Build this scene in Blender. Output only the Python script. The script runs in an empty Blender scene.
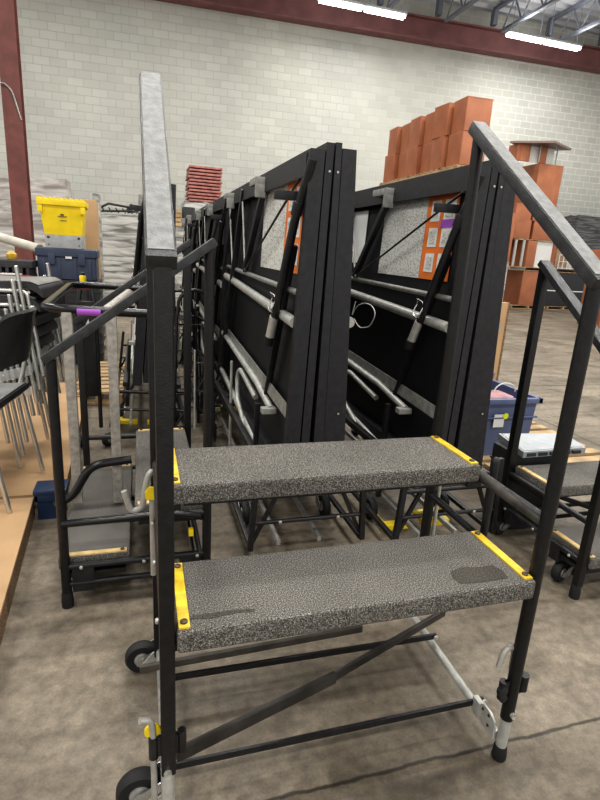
import bpy, bmesh, math, random
from mathutils import Vector, Matrix
random.seed(7)
PI = math.pi
C = bpy.context.scene.collection
# ------------------------------------------------------------------ camera
PITCH, ROLL, YAW, FPX, H = math.radians(15.704), math.radians(3.459), math.radians(17.246), 526.38, 1.2
Fv = Vector((math.sin(YAW)*math.cos(PITCH), math.cos(YAW)*math.cos(PITCH), -math.sin(PITCH)))
R0 = Vector((math.cos(YAW), -math.sin(YAW), 0)); U0 = R0.cross(Fv)
Rv = math.cos(ROLL)*R0 + math.sin(ROLL)*U0; Uv = Rv.cross(Fv)
cam = bpy.data.objects.new('camera', bpy.data.cameras.new('camera')); C.objects.link(cam)
cam.data.sensor_fit = 'HORIZONTAL'; cam.data.sensor_width = 36; cam.data.lens = FPX*36/600
cam.data.clip_start = 0.02; cam.data.clip_end = 200
cam.matrix_world = Matrix(((Rv.x, Uv.x, -Fv.x, 0), (Rv.y, Uv.y, -Fv.y, 0), (Rv.z, Uv.z, -Fv.z, H), (0, 0, 0, 1)))
bpy.context.scene.camera = cam
def at(px, py, Y=None, z=None, X=None):
    """world point seen at a photo coordinate, at a known depth, height or side distance"""
    d = Fv + (px-300)/FPX*Rv - (py-400)/FPX*Uv
    t = Y/d.y if Y is not None else ((z-H)/d.z if z is not None else X/d.x)
    return Vector((t*d.x, t*d.y, H+t*d.z))

# ------------------------------------------------------------------ materials
MATS = {}
def mat(name, col, rough=.6, metal=0., var=.0, vs=20., bump=0., bs=80., emit=0., spec=.5, col2=None, detail=6, alpha=None):
    if name in MATS: return MATS[name]
    m = bpy.data.materials.new(name); m.use_nodes = True; nt = m.node_tree; b = nt.nodes['Principled BSDF']
    b.inputs['Roughness'].default_value = rough; b.inputs['Metallic'].default_value = metal
    b.inputs['Specular IOR Level'].default_value = spec
    tc = nt.nodes.new('ShaderNodeTexCoord')
    n = nt.nodes.new('ShaderNodeTexNoise'); n.inputs['Scale'].default_value = vs; n.inputs['Detail'].default_value = detail
    nt.links.new(tc.outputs['Object'], n.inputs['Vector'])
    r = nt.nodes.new('ShaderNodeValToRGB'); r.color_ramp.elements[0].position = .35; r.color_ramp.elements[1].position = .65
    c2 = col2 or tuple(min(1, c*(1+var)) for c in col); c1 = tuple(c*(1-var) for c in col) if not col2 else col
    r.color_ramp.elements[0].color = (*c1, 1); r.color_ramp.elements[1].color = (*c2, 1)
    nt.links.new(n.outputs['Fac'], r.inputs['Fac']); nt.links.new(r.outputs['Color'], b.inputs['Base Color'])
    if bump:
        n2 = nt.nodes.new('ShaderNodeTexNoise'); n2.inputs['Scale'].default_value = bs; n2.inputs['Detail'].default_value = 3
        nt.links.new(tc.outputs['Object'], n2.inputs['Vector'])
        bp = nt.nodes.new('ShaderNodeBump'); bp.inputs['Strength'].default_value = bump; bp.inputs['Distance'].default_value = .01
        nt.links.new(n2.outputs['Fac'], bp.inputs['Height']); nt.links.new(bp.outputs['Normal'], b.inputs['Normal'])
    if emit:
        b.inputs['Emission Color'].default_value = (*col, 1); b.inputs['Emission Strength'].default_value = emit
    MATS[name] = m; return m
BLACK = mat('black_powder_coat', (.014, .014, .016), .38, 0, .35, 30, .15, 220)
POST = mat('black_scuffed_post', (.007, .007, .008), .42, 0, .4, 60, .12, 260)
RAIL = mat('handrail_charcoal', (.034, .036, .039), .36, 0, .3, 40, .2, 300)
RAILTOP = mat('rail_top_sheen', (.17, .17, .168), .55, .0, .22, 60, .25, 350, col2=(.25, .253, .25))  # paler grey paints in the overhead light caught by the rail tops
RUBBER = mat('black_rubber', (.012, .012, .013), .7)
DECKB = mat('deck_black_board', (.012, .0125, .015), .55, 0, .25, 25, .2, 300)
DECKE = mat('deck_edge_charcoal', (.019, .019, .023), .5, 0, .25, 40, .2, 300)
STEEL = mat('zinc_tube', (.50, .50, .47), .38, .35, .12, 30)
STEELD = mat('dull_steel', (.33, .33, .31), .45, .4, .2, 30)
CHROME = mat('chrome', (.60, .60, .58), .25, .8, .05, 30)
GREYPOST = mat('grey_painted_tube', (.33, .31, .28), .5, .2, .2, 50)
HOOK = mat('pale_hook_metal', (.40, .39, .36), .45, .3, .1, 40)
YELLOW = mat('yellow_strip', (.68, .47, .03), .5, 0, .25, 35, .1, 200)
CREAM = mat('worn_cream_strip', (.60, .44, .20), .55, 0, .2, 35)
YPLAS = mat('yellow_plastic', (.82, .62, .015), .4, 0, .06, 10)
BOLT = mat('bolt_zinc', (.55, .54, .50), .35, .6)
DARKBOLT = mat('bolt_dark', (.10, .075, .05), .5, .5)
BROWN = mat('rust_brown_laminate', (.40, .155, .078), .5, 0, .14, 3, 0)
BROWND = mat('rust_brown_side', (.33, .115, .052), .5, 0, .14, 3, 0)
WOOD = mat('pallet_wood', (.42, .30, .17), .8, 0, .25, 8)
CARD = mat('cardboard', (.46, .30, .165), .85, 0, .10, 3)
CARDE = mat('cardboard_edge', (.20, .13, .075), .9, 0, .5, 120)
BLUEB = mat('navy_plastic', (.045, .060, .105), .45, 0, .1, 10)
TOTE = mat('slate_blue_plastic', (.115, .145, .26), .42, 0, .08, 10)
BLUED = mat('royal_blue_plastic', (.012, .032, .085), .45, 0, .1, 10)
GREYP = mat('grey_plate', (.36, .37, .38), .5, 0, .1, 20)
WHITE = mat('white_paper', (.74, .74, .72), .7, 0, .03, 20)
ORANGE = mat('orange_board', (.75, .20, .035), .6, 0, .08, 6)
PURPLE = mat('purple_tape', (.42, .12, .60), .5)
REDCOL = mat('red_oxide_steel', (.155, .050, .042), .6, 0, .2, 6)
REDPACK = mat('dusty_red_slab', (.36, .14, .12), .5, 0, .3, 14)
DKGREY = mat('dark_grey_seat', (.03, .03, .032), .35, 0, .2, 30)
SEATG = mat('grey_vinyl', (.20, .20, .195), .35, 0, .15, 12)
CEIL = mat('galvanised_deck', (.50, .52, .56), .55, .2, .15, 2)
JOIST = mat('grey_joist_paint', (.17, .19, .23), .6, 0, .1, 5)
TUBE = mat('fluorescent_tube', (1, .99, .93), .5, emit=12)
REDBOX = mat('red_toolbox', (.30, .025, .03), .5, 0, .1, 10)
DARKBOX = mat('dark_case', (.03, .032, .036), .55, 0, .2, 30)
SERVER = mat('brushed_silver', (.42, .45, .47), .4, .5, .08, 20)
MAUVE = mat('mauve_plastic', (.22, .12, .17), .5)
KHAKI = mat('tan_tube', (.50, .47, .41), .6, 0, .1, 10)

def wrap_mat(name, c1, c2, sc=9.):
    m = bpy.data.materials.new(name); m.use_nodes = True; nt = m.node_tree; b = nt.nodes['Principled BSDF']
    b.inputs['Roughness'].default_value = .3
    tc = nt.nodes.new('ShaderNodeTexCoord'); mp = nt.nodes.new('ShaderNodeMapping'); mp.inputs['Scale'].default_value = (1.2, 1.2, sc)
    n = nt.nodes.new('ShaderNodeTexNoise'); n.inputs['Scale'].default_value = 1.6; n.inputs['Detail'].default_value = 6; n.inputs['Distortion'].default_value = .6
    r = nt.nodes.new('ShaderNodeValToRGB'); r.color_ramp.elements[0].position = .38; r.color_ramp.elements[1].position = .60
    r.color_ramp.elements[0].color = (*c1, 1); r.color_ramp.elements[1].color = (*c2, 1)
    nt.links.new(tc.outputs['Object'], mp.inputs['Vector']); nt.links.new(mp.outputs['Vector'], n.inputs['Vector'])
    nt.links.new(n.outputs['Fac'], r.inputs['Fac']); nt.links.new(r.outputs['Color'], b.inputs['Base Color'])
    bp = nt.nodes.new('ShaderNodeBump'); bp.inputs['Strength'].default_value = .5; bp.inputs['Distance'].default_value = .03
    nt.links.new(n.outputs['Fac'], bp.inputs['Height']); nt.links.new(bp.outputs['Normal'], b.inputs['Normal'])
    return m
WRAPG = wrap_mat('stretch_wrap_grey', (.16, .155, .145), (.52, .51, .48))
WRAPK = wrap_mat('stretch_wrap_black', (.02, .02, .022), (.16, .16, .165), 22)
WRAPL = wrap_mat('stretch_wrap_light', (.30, .27, .25), (.60, .57, .54), 6)

def carpet_mat():
    m = bpy.data.materials.new('speckled_grey_carpet'); m.use_nodes = True; nt = m.node_tree; b = nt.nodes['Principled BSDF']
    b.inputs['Roughness'].default_value = .95; b.inputs['Specular IOR Level'].default_value = .15
    tc = nt.nodes.new('ShaderNodeTexCoord')
    def noise(s, d=2):
        n = nt.nodes.new('ShaderNodeTexNoise'); n.inputs['Scale'].default_value = s; n.inputs['Detail'].default_value = d
        nt.links.new(tc.outputs['Object'], n.inputs['Vector']); return n
    n = noise(400, 3); r = nt.nodes.new('ShaderNodeValToRGB'); e = r.color_ramp.elements
    e[0].position = .34; e[0].color = (.040, .037, .033, 1); e[1].position = .72; e[1].color = (.45, .425, .385, 1)
    x = e.new(.52); x.color = (.150, .143, .132, 1)
    nt.links.new(n.outputs['Fac'], r.inputs['Fac'])
    n2 = noise(5, 4); r2 = nt.nodes.new('ShaderNodeValToRGB'); r2.color_ramp.elements[0].position = .3; r2.color_ramp.elements[1].position = .7
    r2.color_ramp.elements[0].color = (.78, .78, .78, 1); r2.color_ramp.elements[1].color = (1, 1, 1, 1)
    nt.links.new(n2.outputs['Fac'], r2.inputs['Fac'])
    mx = nt.nodes.new('ShaderNodeMixRGB'); mx.blend_type = 'MULTIPLY'; mx.inputs[0].default_value = 1
    nt.links.new(r.outputs['Color'], mx.inputs[1]); nt.links.new(r2.outputs['Color'], mx.inputs[2])
    nt.links.new(mx.outputs[0], b.inputs['Base Color'])
    bp = nt.nodes.new('ShaderNodeBump'); bp.inputs['Strength'].default_value = .7; bp.inputs['Distance'].default_value = .004
    nt.links.new(n.outputs['Fac'], bp.inputs['Height']); nt.links.new(bp.outputs['Normal'], b.inputs['Normal'])
    return m
CARPET = carpet_mat()
STAIN = mat('worn_dark_carpet_patch', (.066, .059, .050), .95, 0, .7, 320, .5, 300)

def paper_mat():
    m = bpy.data.materials.new('printed_plan_paper'); m.use_nodes = True; nt = m.node_tree; b = nt.nodes['Principled BSDF']
    b.inputs['Roughness'].default_value = .7
    tc = nt.nodes.new('ShaderNodeTexCoord'); mp = nt.nodes.new('ShaderNodeMapping'); mp.inputs['Scale'].default_value = (1, 70, 160)
    n = nt.nodes.new('ShaderNodeTexNoise'); n.inputs['Scale'].default_value = 1.; n.inputs['Detail'].default_value = 4
    nt.links.new(tc.outputs['Object'], mp.inputs['Vector']); nt.links.new(mp.outputs['Vector'], n.inputs['Vector'])
    r = nt.nodes.new('ShaderNodeValToRGB'); r.color_ramp.elements[0].position = .42; r.color_ramp.elements[1].position = .50
    r.color_ramp.elements[0].color = (.40, .40, .37, 1); r.color_ramp.elements[1].color = (.66, .66, .62, 1)
    nt.links.new(n.outputs['Fac'], r.inputs['Fac']); nt.links.new(r.outputs['Color'], b.inputs['Base Color'])
    return m
PLAN = paper_mat()

def wall_mat():
    m = bpy.data.materials.new('painted_block_wall'); m.use_nodes = True; nt = m.node_tree; b = nt.nodes['Principled BSDF']
    b.inputs['Roughness'].default_value = .75
    tc = nt.nodes.new('ShaderNodeTexCoord'); sp = nt.nodes.new('ShaderNodeSeparateXYZ'); cb = nt.nodes.new('ShaderNodeCombineXYZ')
    nt.links.new(tc.outputs['Object'], sp.inputs[0]); nt.links.new(sp.outputs['X'], cb.inputs['X']); nt.links.new(sp.outputs['Z'], cb.inputs['Y'])
    br = nt.nodes.new('ShaderNodeTexBrick'); br.inputs['Scale'].default_value = 1; br.inputs['Brick Width'].default_value = .36
    br.inputs['Row Height'].default_value = .18; br.inputs['Mortar Size'].default_value = .012; br.inputs['Mortar Smooth'].default_value = .4
    br.inputs['Color1'].default_value = (.515, .515, .47, 1); br.inputs['Color2'].default_value = (.575, .575, .53, 1)
    nt.links.new(cb.outputs[0], br.inputs['Vector'])
    # mortar tone: nearly the paint colour at the left, paler towards the right end of the wall
    mr = nt.nodes.new('ShaderNodeMapRange'); mr.inputs['From Min'].default_value = 4; mr.inputs['From Max'].default_value = 10
    nt.links.new(sp.outputs['X'], mr.inputs['Value'])
    mc = nt.nodes.new('ShaderNodeMixRGB'); mc.inputs[1].default_value = (.47, .47, .43, 1); mc.inputs[2].default_value = (.72, .72, .70, 1)
    nt.links.new(mr.outputs[0], mc.inputs[0]); nt.links.new(mc.outputs[0], br.inputs['Mortar'])
    n = nt.nodes.new('ShaderNodeTexNoise'); n.inputs['Scale'].default_value = .55; n.inputs['Detail'].default_value = 8; nt.links.new(cb.outputs[0], n.inputs['Vector'])
    r = nt.nodes.new('ShaderNodeValToRGB'); r.color_ramp.elements[0].position = .3; r.color_ramp.elements[1].position = .7
    r.color_ramp.elements[0].color = (.82, .83, .84, 1); r.color_ramp.elements[1].color = (1, 1, .98, 1)
    nt.links.new(n.outputs['Fac'], r.inputs['Fac'])
    mx = nt.nodes.new('ShaderNodeMixRGB'); mx.blend_type = 'MULTIPLY'; mx.inputs[0].default_value = 1
    nt.links.new(br.outputs['Color'], mx.inputs[1]); nt.links.new(r.outputs['Color'], mx.inputs[2])
    nt.links.new(mx.outputs[0], b.inputs['Base Color'])
    bp = nt.nodes.new('ShaderNodeBump'); bp.inputs['Strength'].default_value = .3; bp.inputs['Distance'].default_value = .02; bp.invert = True
    nt.links.new(br.outputs['Fac'], bp.inputs['Height']); nt.links.new(bp.outputs['Normal'], b.inputs['Normal'])
    return m

def floor_mat():
    m = bpy.data.materials.new('stained_concrete'); m.use_nodes = True; nt = m.node_tree; b = nt.nodes['Principled BSDF']
    b.inputs['Specular IOR Level'].default_value = .4
    tc = nt.nodes.new('ShaderNodeTexCoord')
    def noise(s, d, dist=0, sc=None):
        n = nt.nodes.new('ShaderNodeTexNoise'); n.inputs['Scale'].default_value = s; n.inputs['Detail'].default_value = d; n.inputs['Distortion'].default_value = dist
        if sc:
            mp = nt.nodes.new('ShaderNodeMapping'); mp.inputs['Scale'].default_value = sc; mp.inputs['Rotation'].default_value = (0, 0, .25)
            nt.links.new(tc.outputs['Object'], mp.inputs['Vector']); nt.links.new(mp.outputs[0], n.inputs['Vector'])
        else: nt.links.new(tc.outputs['Object'], n.inputs['Vector'])
        return n
    def ramp(n, p0, c0, p1, c1):
        r = nt.nodes.new('ShaderNodeValToRGB'); e = r.color_ramp.elements
        e[0].position = p0; e[0].color = (*c0, 1); e[1].position = p1; e[1].color = (*c1, 1)
        nt.links.new(n.outputs['Fac'], r.inputs['Fac']); return r
    def mul(a, b_):
        x = nt.nodes.new('ShaderNodeMixRGB'); x.blend_type = 'MULTIPLY'; x.inputs[0].default_value = 1
        nt.links.new(a, x.inputs[1]); nt.links.new(b_, x.inputs[2]); return x.outputs[0]
    base = ramp(noise(1.6, 10, .5), .32, (.150, .126, .096), .68, (.285, .245, .192))
    fine = ramp(noise(30, 12, .15), .34, (.74, .735, .73), .64, (1.12, 1.11, 1.09))
    mott = ramp(noise(7, 8, .3), .36, (.90, .895, .89), .60, (1.04, 1.04, 1.03))
    grit = ramp(noise(140, 4), .3, (.82, .82, .82), .7, (1.08, 1.08, 1.08))
    blot = ramp(noise(4.2, 7, .8), .28, (.60, .59, .57), .44, (1, 1, 1))
    scuff = ramp(noise(2.2, 5, .3, (.5, 5, 1)), .36, (.72, .71, .70), .52, (1, 1, 1))
    c = mul(mott.outputs[0], mul(mul(mul(mul(base.outputs[0], fine.outputs[0]), grit.outputs[0]), blot.outputs[0]), scuff.outputs[0]))
    # saw-cut joint running across the bay, with a few others further off
    sp = nt.nodes.new('ShaderNodeSeparateXYZ'); nt.links.new(tc.outputs['Object'], sp.inputs[0])
    wob = noise(9, 4); w1 = nt.nodes.new('ShaderNodeMath'); w1.operation = 'MULTIPLY_ADD'; w1.inputs[1].default_value = .03; nt.links.new(wob.outputs['Fac'], w1.inputs[0])
    nt.links.new(sp.outputs['Y'], w1.inputs[2])
    def line(src, pos, w):
        a = nt.nodes.new('ShaderNodeMath'); a.operation = 'SUBTRACT'; a.inputs[1].default_value = pos; nt.links.new(src, a.inputs[0])
        b1 = nt.nodes.new('ShaderNodeMath'); b1.operation = 'ABSOLUTE'; nt.links.new(a.outputs[0], b1.inputs[0])
        c1 = nt.nodes.new('ShaderNodeMapRange'); c1.inputs['From Min'].default_value = w*.4; c1.inputs['From Max'].default_value = w
        c1.inputs['To Min'].default_value = .28; c1.inputs['To Max'].default_value = 1; nt.links.new(b1.outputs[0], c1.inputs['Value']); return c1.outputs[0]
    for src, pos, w in ((w1.outputs[0], .883, .0065), (sp.outputs['Y'], 4.4, .012), (sp.outputs['Y'], 8.2, .015), (sp.outputs['X'], 3.1, .01), (sp.outputs['X'], 6.6, .014)):
        c = mul(c, line(src, pos, w))
    nt.links.new(c, b.inputs['Base Color'])
    rr = ramp(noise(3, 6), .3, (.42, .42, .42), .7, (.68, .68, .68)); nt.links.new(rr.outputs[0], b.inputs['Roughness'])
    bp = nt.nodes.new('ShaderNodeBump'); bp.inputs['Strength'].default_value = .15; bp.inputs['Distance'].default_value = .003
    n = noise(90, 6); nt.links.new(n.outputs['Fac'], bp.inputs['Height']); nt.links.new(bp.outputs['Normal'], b.inputs['Normal'])
    return m

# ------------------------------------------------------------------ mesh helpers
class MB:
    def __init__(s): s.bm = bmesh.new()
    def _merge(s, b2, M=None):
        if M is not None: bmesh.ops.transform(b2, matrix=M, verts=b2.verts)
        me = bpy.data.meshes.new('tmp'); b2.to_mesh(me); b2.free(); s.bm.from_mesh(me); bpy.data.meshes.remove(me)
    def box(s, x0, x1, y0, y1, z0, z1, bev=0., seg=2, M=None):
        b = bmesh.new(); bmesh.ops.create_cube(b, size=1)
        bmesh.ops.scale(b, vec=(x1-x0, y1-y0, z1-z0), verts=b.verts)
        bmesh.ops.translate(b, vec=((x0+x1)/2, (y0+y1)/2, (z0+z1)/2), verts=b.verts)
        if bev: bmesh.ops.bevel(b, geom=list(b.edges), offset=bev, segments=seg, profile=.7, affect='EDGES')
        s._merge(b, M); return s
    def bar(s, p0, p1, w, h, bev=.003, up=(0, 0, 1)):
        """rectangular bar between two points; w is the width across, h the thickness along 'up'"""
        p0, p1 = Vector(p0), Vector(p1); d = p1-p0; L = d.length; d.normalize()
        upv = Vector(up)
        if abs(d.dot(upv)) > .98: upv = Vector((0, 1, 0))
        x = d.cross(upv).normalized(); z = x.cross(d).normalized()
        M = Matrix(((x.x, d.x, z.x, p0.x), (x.y, d.y, z.y, p0.y), (x.z, d.z, z.z, p0.z), (0, 0, 0, 1)))
        return s.box(-w/2, w/2, 0, L, -h/2, h/2, bev, 2, M)
    def tube(s, pts, r, seg=12, closed=False, cap=True, r1=None):
        pts = [Vector(p) for p in pts]; n = len(pts); rings = []
        prev = None
        for i, p in enumerate(pts):
            if closed: t = (pts[(i+1) % n]-pts[i-1]).normalized()
            elif i == 0: t = (pts[1]-p).normalized()
            elif i == n-1: t = (p-pts[i-1]).normalized()
            else: t = ((pts[i+1]-p).normalized()+(p-pts[i-1]).normalized()).normalized()
            if prev is None:
                a = Vector((0, 0, 1)) if abs(t.z) < .9 else Vector((1, 0, 0)); u = t.cross(a).normalized()
            else:
                u = (prev-t*prev.dot(t)).normalized()
            prev = u; v = t.cross(u)
            k = 1.
            if 0 < i < n-1 or closed:
                c = (pts[(i+1) % n]-p).normalized().dot((p-pts[i-1]).normalized()); k = 1/max(.6, math.sqrt((1+c)/2))
            rad = r if r1 is None else r+(r1-r)*i/(n-1)
            rings.append([s.bm.verts.new(p+rad*(math.cos(2*PI*j/seg)*u+math.sin(2*PI*j/seg)*v)) for j in range(seg)])
        m = n if closed else n-1
        for i in range(m):
            a, b = rings[i], rings[(i+1) % n]
            for j in range(seg): s.bm.faces.new((a[j], a[(j+1) % seg], b[(j+1) % seg], b[j]))
        if cap and not closed:
            s.bm.faces.new(rings[0][::-1]); s.bm.faces.new(rings[-1])
        return s
    def lathe(s, prof, o, axis='z', seg=24):
        o = Vector(o); rings = []
        for (r, h) in prof:
            ring = []
            for j in range(seg):
                a = 2*PI*j/seg; c, q = r*math.cos(a), r*math.sin(a)
                v = {'z': (c, q, h), 'x': (h, c, q), 'y': (c, h, q)}[axis]
                ring.append(s.bm.verts.new(o+Vector(v)))
            rings.append(ring)
        for a, b in zip(rings, rings[1:]):
            for j in range(seg): s.bm.faces.new((a[j], a[(j+1) % seg], b[(j+1) % seg], b[j]))
        s.bm.faces.new(rings[0]); s.bm.faces.new(rings[-1]); return s
    def prism(s, poly, axis, a0, a1):
        """extrude a 2D polygon along an axis; poly coordinates are the two other axes in xyz order"""
        def P(u, v, a): return {'x': (a, u, v), 'y': (u, a, v), 'z': (u, v, a)}[axis]
        A = [s.bm.verts.new(P(u, v, a0)) for u, v in poly]; B = [s.bm.verts.new(P(u, v, a1)) for u, v in poly]; n = len(poly)
        s.bm.faces.new(A); s.bm.faces.new(B[::-1])
        for i in range(n): s.bm.faces.new((A[i], B[i], B[(i+1) % n], A[(i+1) % n]))
        return s
    def build(s, name, m, parent=None, smooth=True, loc=None):
        bmesh.ops.recalc_face_normals(s.bm, faces=s.bm.faces)
        me = bpy.data.meshes.new(name); s.bm.to_mesh(me); s.bm.free(); me.materials.append(m)
        if smooth:
            for p in me.polygons: p.use_smooth = True
            me.set_sharp_from_angle(angle=math.radians(38))
        o = bpy.data.objects.new(name, me); C.objects.link(o)
        if parent: o.parent = parent
        if loc: o.location = loc
        return o
def fillet(pts, r, n=5):
    pts = [Vector(p) for p in pts]; out = [pts[0]]
    for i in range(1, len(pts)-1):
        a, b, c = pts[i-1], pts[i], pts[i+1]; u = (a-b); v = (c-b); k = min(r, u.length*.48, v.length*.48)
        p0, p2 = b+u.normalized()*k, b+v.normalized()*k
        for j in range(n+1):
            t = j/n; out.append((1-t)**2*p0+2*t*(1-t)*b+t*t*p2)
    out.append(pts[-1]); return out
def tag(o, label=None, cat=None, group=None, kind=None):
    if label: o['label'] = label
    if cat: o['category'] = cat
    if group: o['group'] = group
    if kind: o['kind'] = kind
    return o
def thing(name, label, cat, loc=(0, 0, 0), rz=0, group=None):
    o = bpy.data.objects.new(name, None); C.objects.link(o); o.location = loc; o.rotation_euler = (0, 0, rz); o.empty_display_size = .1
    return tag(o, label, cat, group)
def copy_tree(o, parent=None):
    c = o.copy(); C.objects.link(c); c.parent = parent
    for ch in [x for x in bpy.data.objects if x.parent == o]:
        copy_tree(ch, c)
    return c
def copy_thing(o, label, loc, rz=0, group=None):
    c = copy_tree(o); c.location = loc; c.rotation_euler = (0, 0, rz); c['label'] = label
    if group: c['group'] = group
    return c
def lerp(a, b, t): return a+(b-a)*t

# ------------------------------------------------------------------ setting
fl = MB().box(-14, 24, -6, 15, -.12, 0).build('floor', floor_mat(), None, False); tag(fl, kind='structure')
WR = -.052
wl = MB().box(-14, 24, 15, 15.3, 0, 8.2).build('wall_back', wall_mat(), None, False); tag(wl, kind='structure'); wl.rotation_euler = (0, 0, WR)
# corrugated ceiling deck
cp = []
x = -14.
while x < 24: cp += [(x, 7.85), (x+.05, 7.95), (x+.2, 7.95), (x+.25, 7.85)]; x += .4
cp += [(24, 7.85), (24, 8.05), (-14, 8.05)]
ce = MB()
# ribs run along X so they read across the joists
pts = []
y = -6.
while y < 15: pts += [(y, 7.85), (y+.05, 7.95), (y+.2, 7.95), (y+.25, 7.85)]; y += .4
pts += [(15, 7.85), (15, 8.05), (-6, 8.05)]
ce.prism(pts, 'x', -14, 24); ce = ce.build('ceiling', CEIL, None, False); tag(ce, kind='structure'); ce.location.z = -.19
# red steel beam along the wall head: web with two flanges
bm_ = MB().box(-6, 23, 14.66, 14.98, 6.70, 6.74).box(-6, 23, 14.66, 14.98, 7.20, 7.24).box(-6, 23, 14.78, 14.82, 6.74, 7.20)
bm_ = bm_.build('trim_1', mat('beam_red', (.24, .105, .105), .6, 0, .15, 3), None, False); tag(bm_, kind='structure'); bm_.rotation_euler = (0, 0, WR)

# column
cx = (at(11, 180, Y=10).x+at(28, 180, Y=10).x)/2
col = MB().box(cx-.13, cx+.13, 9.87, 9.89, 0, 7.3).box(cx-.13, cx+.13, 10.11, 10.13, 0, 7.3).box(cx-.012, cx+.012, 9.89, 10.11, 0, 7.3).box(cx-.2, cx+.2, 9.8, 10.2, 0, .025)
col = col.build('steel_column', REDCOL, None, False)
tag(col, 'red oxide steel building column rising at the far left in front of block wall', 'column')
cc = MB().tube(fillet([(cx-.19, 9.8, 3.3), (cx-.1, 9.84, 3.4), (cx+.02, 9.85, 3.3), (cx+.12, 9.85, 2.9)], .08), .012, 8).build('conduit_strap', STEELD, col)

# joists (open-web trusses along Y)
JX = [.3, 2.2, 4.1, 5.9, 7.5, 9.1, 10.8, 12.5, 14.2]
for i, jx in enumerate(JX):
    ye = 14.6-.052*jx
    m = MB().bar((jx, 0, 7.62), (jx, ye, 7.62), .12, .07, 0).bar((jx, 0, 6.98), (jx, ye-.45, 6.98), .10, .06, 0)
    y = ye-.45; s_ = 0
    while y > 6:
        m.tube([(jx, y, 6.98), (jx, y-.38, 7.60)], .022, 6); m.tube([(jx, y-.38, 7.60), (jx, y-.76, 6.98)], .022, 6); y -= .76
    m.box(jx-.06, jx+.06, ye-.1, ye+.05, 7.245, 7.60)
    o = m.build('roof_joist', JOIST, None, False)
    tag(o, 'grey open-web steel roof joist running from the red wall beam under metal deck', 'roof joist', 'open-web roof joists')
# cross bridging
# lights
def light_fixture(a, b, label):
    p0, p1 = Vector(a), Vector(b); t = thing('fluorescent_light', label, 'ceiling light', ((p0.x+p1.x)/2, p0.y, p0.z), 0, None)
    hw = (p1.x-p0.x)/2
    MB().box(-hw-.03, hw+.03, -.10, .10, .035, .085, .008).build('housing', GREYP, t)
    for yy in (-.05, .05):
        MB().tube([(-hw, yy, 0), (hw, yy, 0)], .030, 10).build('lamp_tube', TUBE, t)
    for q in (-.8, .8): MB().tube([(hw*q, 0, .08), (hw*q, 0, 7.66-p0.z)], .008, 6).build('suspension_rod', JOIST, t)
light_fixture((8.83, 13, 6.65), (9.87, 13, 6.65), 'left tube light of the lit pair at upper right under the joists')
light_fixture((9.96, 13, 6.65), (11.0, 13, 6.65), 'right tube light of the lit pair at upper right under the joists')
light_fixture((3.93, 13, 6.56), (4.94, 13, 6.56), 'left tube light of the lit pair at the top centre of the photo')
light_fixture((5.03, 13, 6.56), (6.0, 13, 6.56), 'right tube light of the lit pair at the top centre, left of the joists')

# ------------------------------------------------------------------ caster
def caster(parent, x, y, r, side=-1, plate=True, ang=0, brake=None, bdx=0):
    """wheel with tyre, hub and fork, wheel plane along local Y"""
    t = MB().lathe([(r*.45, -.014), (r*.62, -.017), (r*.90, -.016), (r, -.008), (r, .008), (r*.90, .016), (r*.62, .017), (r*.45, .014)], (0, 0, 0), 'x', 28).build('caster', RUBBER, parent)
    t.location = (x, y, r); t.rotation_euler = (0, 0, ang)
    MB().lathe([(r*.12, -.022), (r*.44, -.018), (r*.48, -.012), (r*.48, .012), (r*.44, .018), (r*.12, .022)], (0, 0, 0), 'x', 20).build('wheel_hub', STEELD, t)
    f = MB()
    for sx in (-.026, .024):
        f.prism([(-.014, -.010), (0, -.016), (.016, -.014), (r*.95, -.004), (r*.95, r*.75), (r*.60, r*.62), (.004, .016), (-.012, .010)], 'x', sx, sx+.003)
    f.box(-.026, .027, r*1.03, r*1.10, -.004, r*.75)
    f.build('fork', CHROME, t)
    if brake:
        b = MB(); b.box(bdx-.07, bdx+.07, -.185, -.145, -.020, .012, .012, 3); b.box(bdx-.05, bdx-.03, -.15, -.03, -.02, -.008, .003); b.bar((bdx-.04, -.05, -.014), (0, -.03, -.014), .02, .01, .002)
        b.build('brake_pedal', YPLAS, t)
    return t

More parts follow.
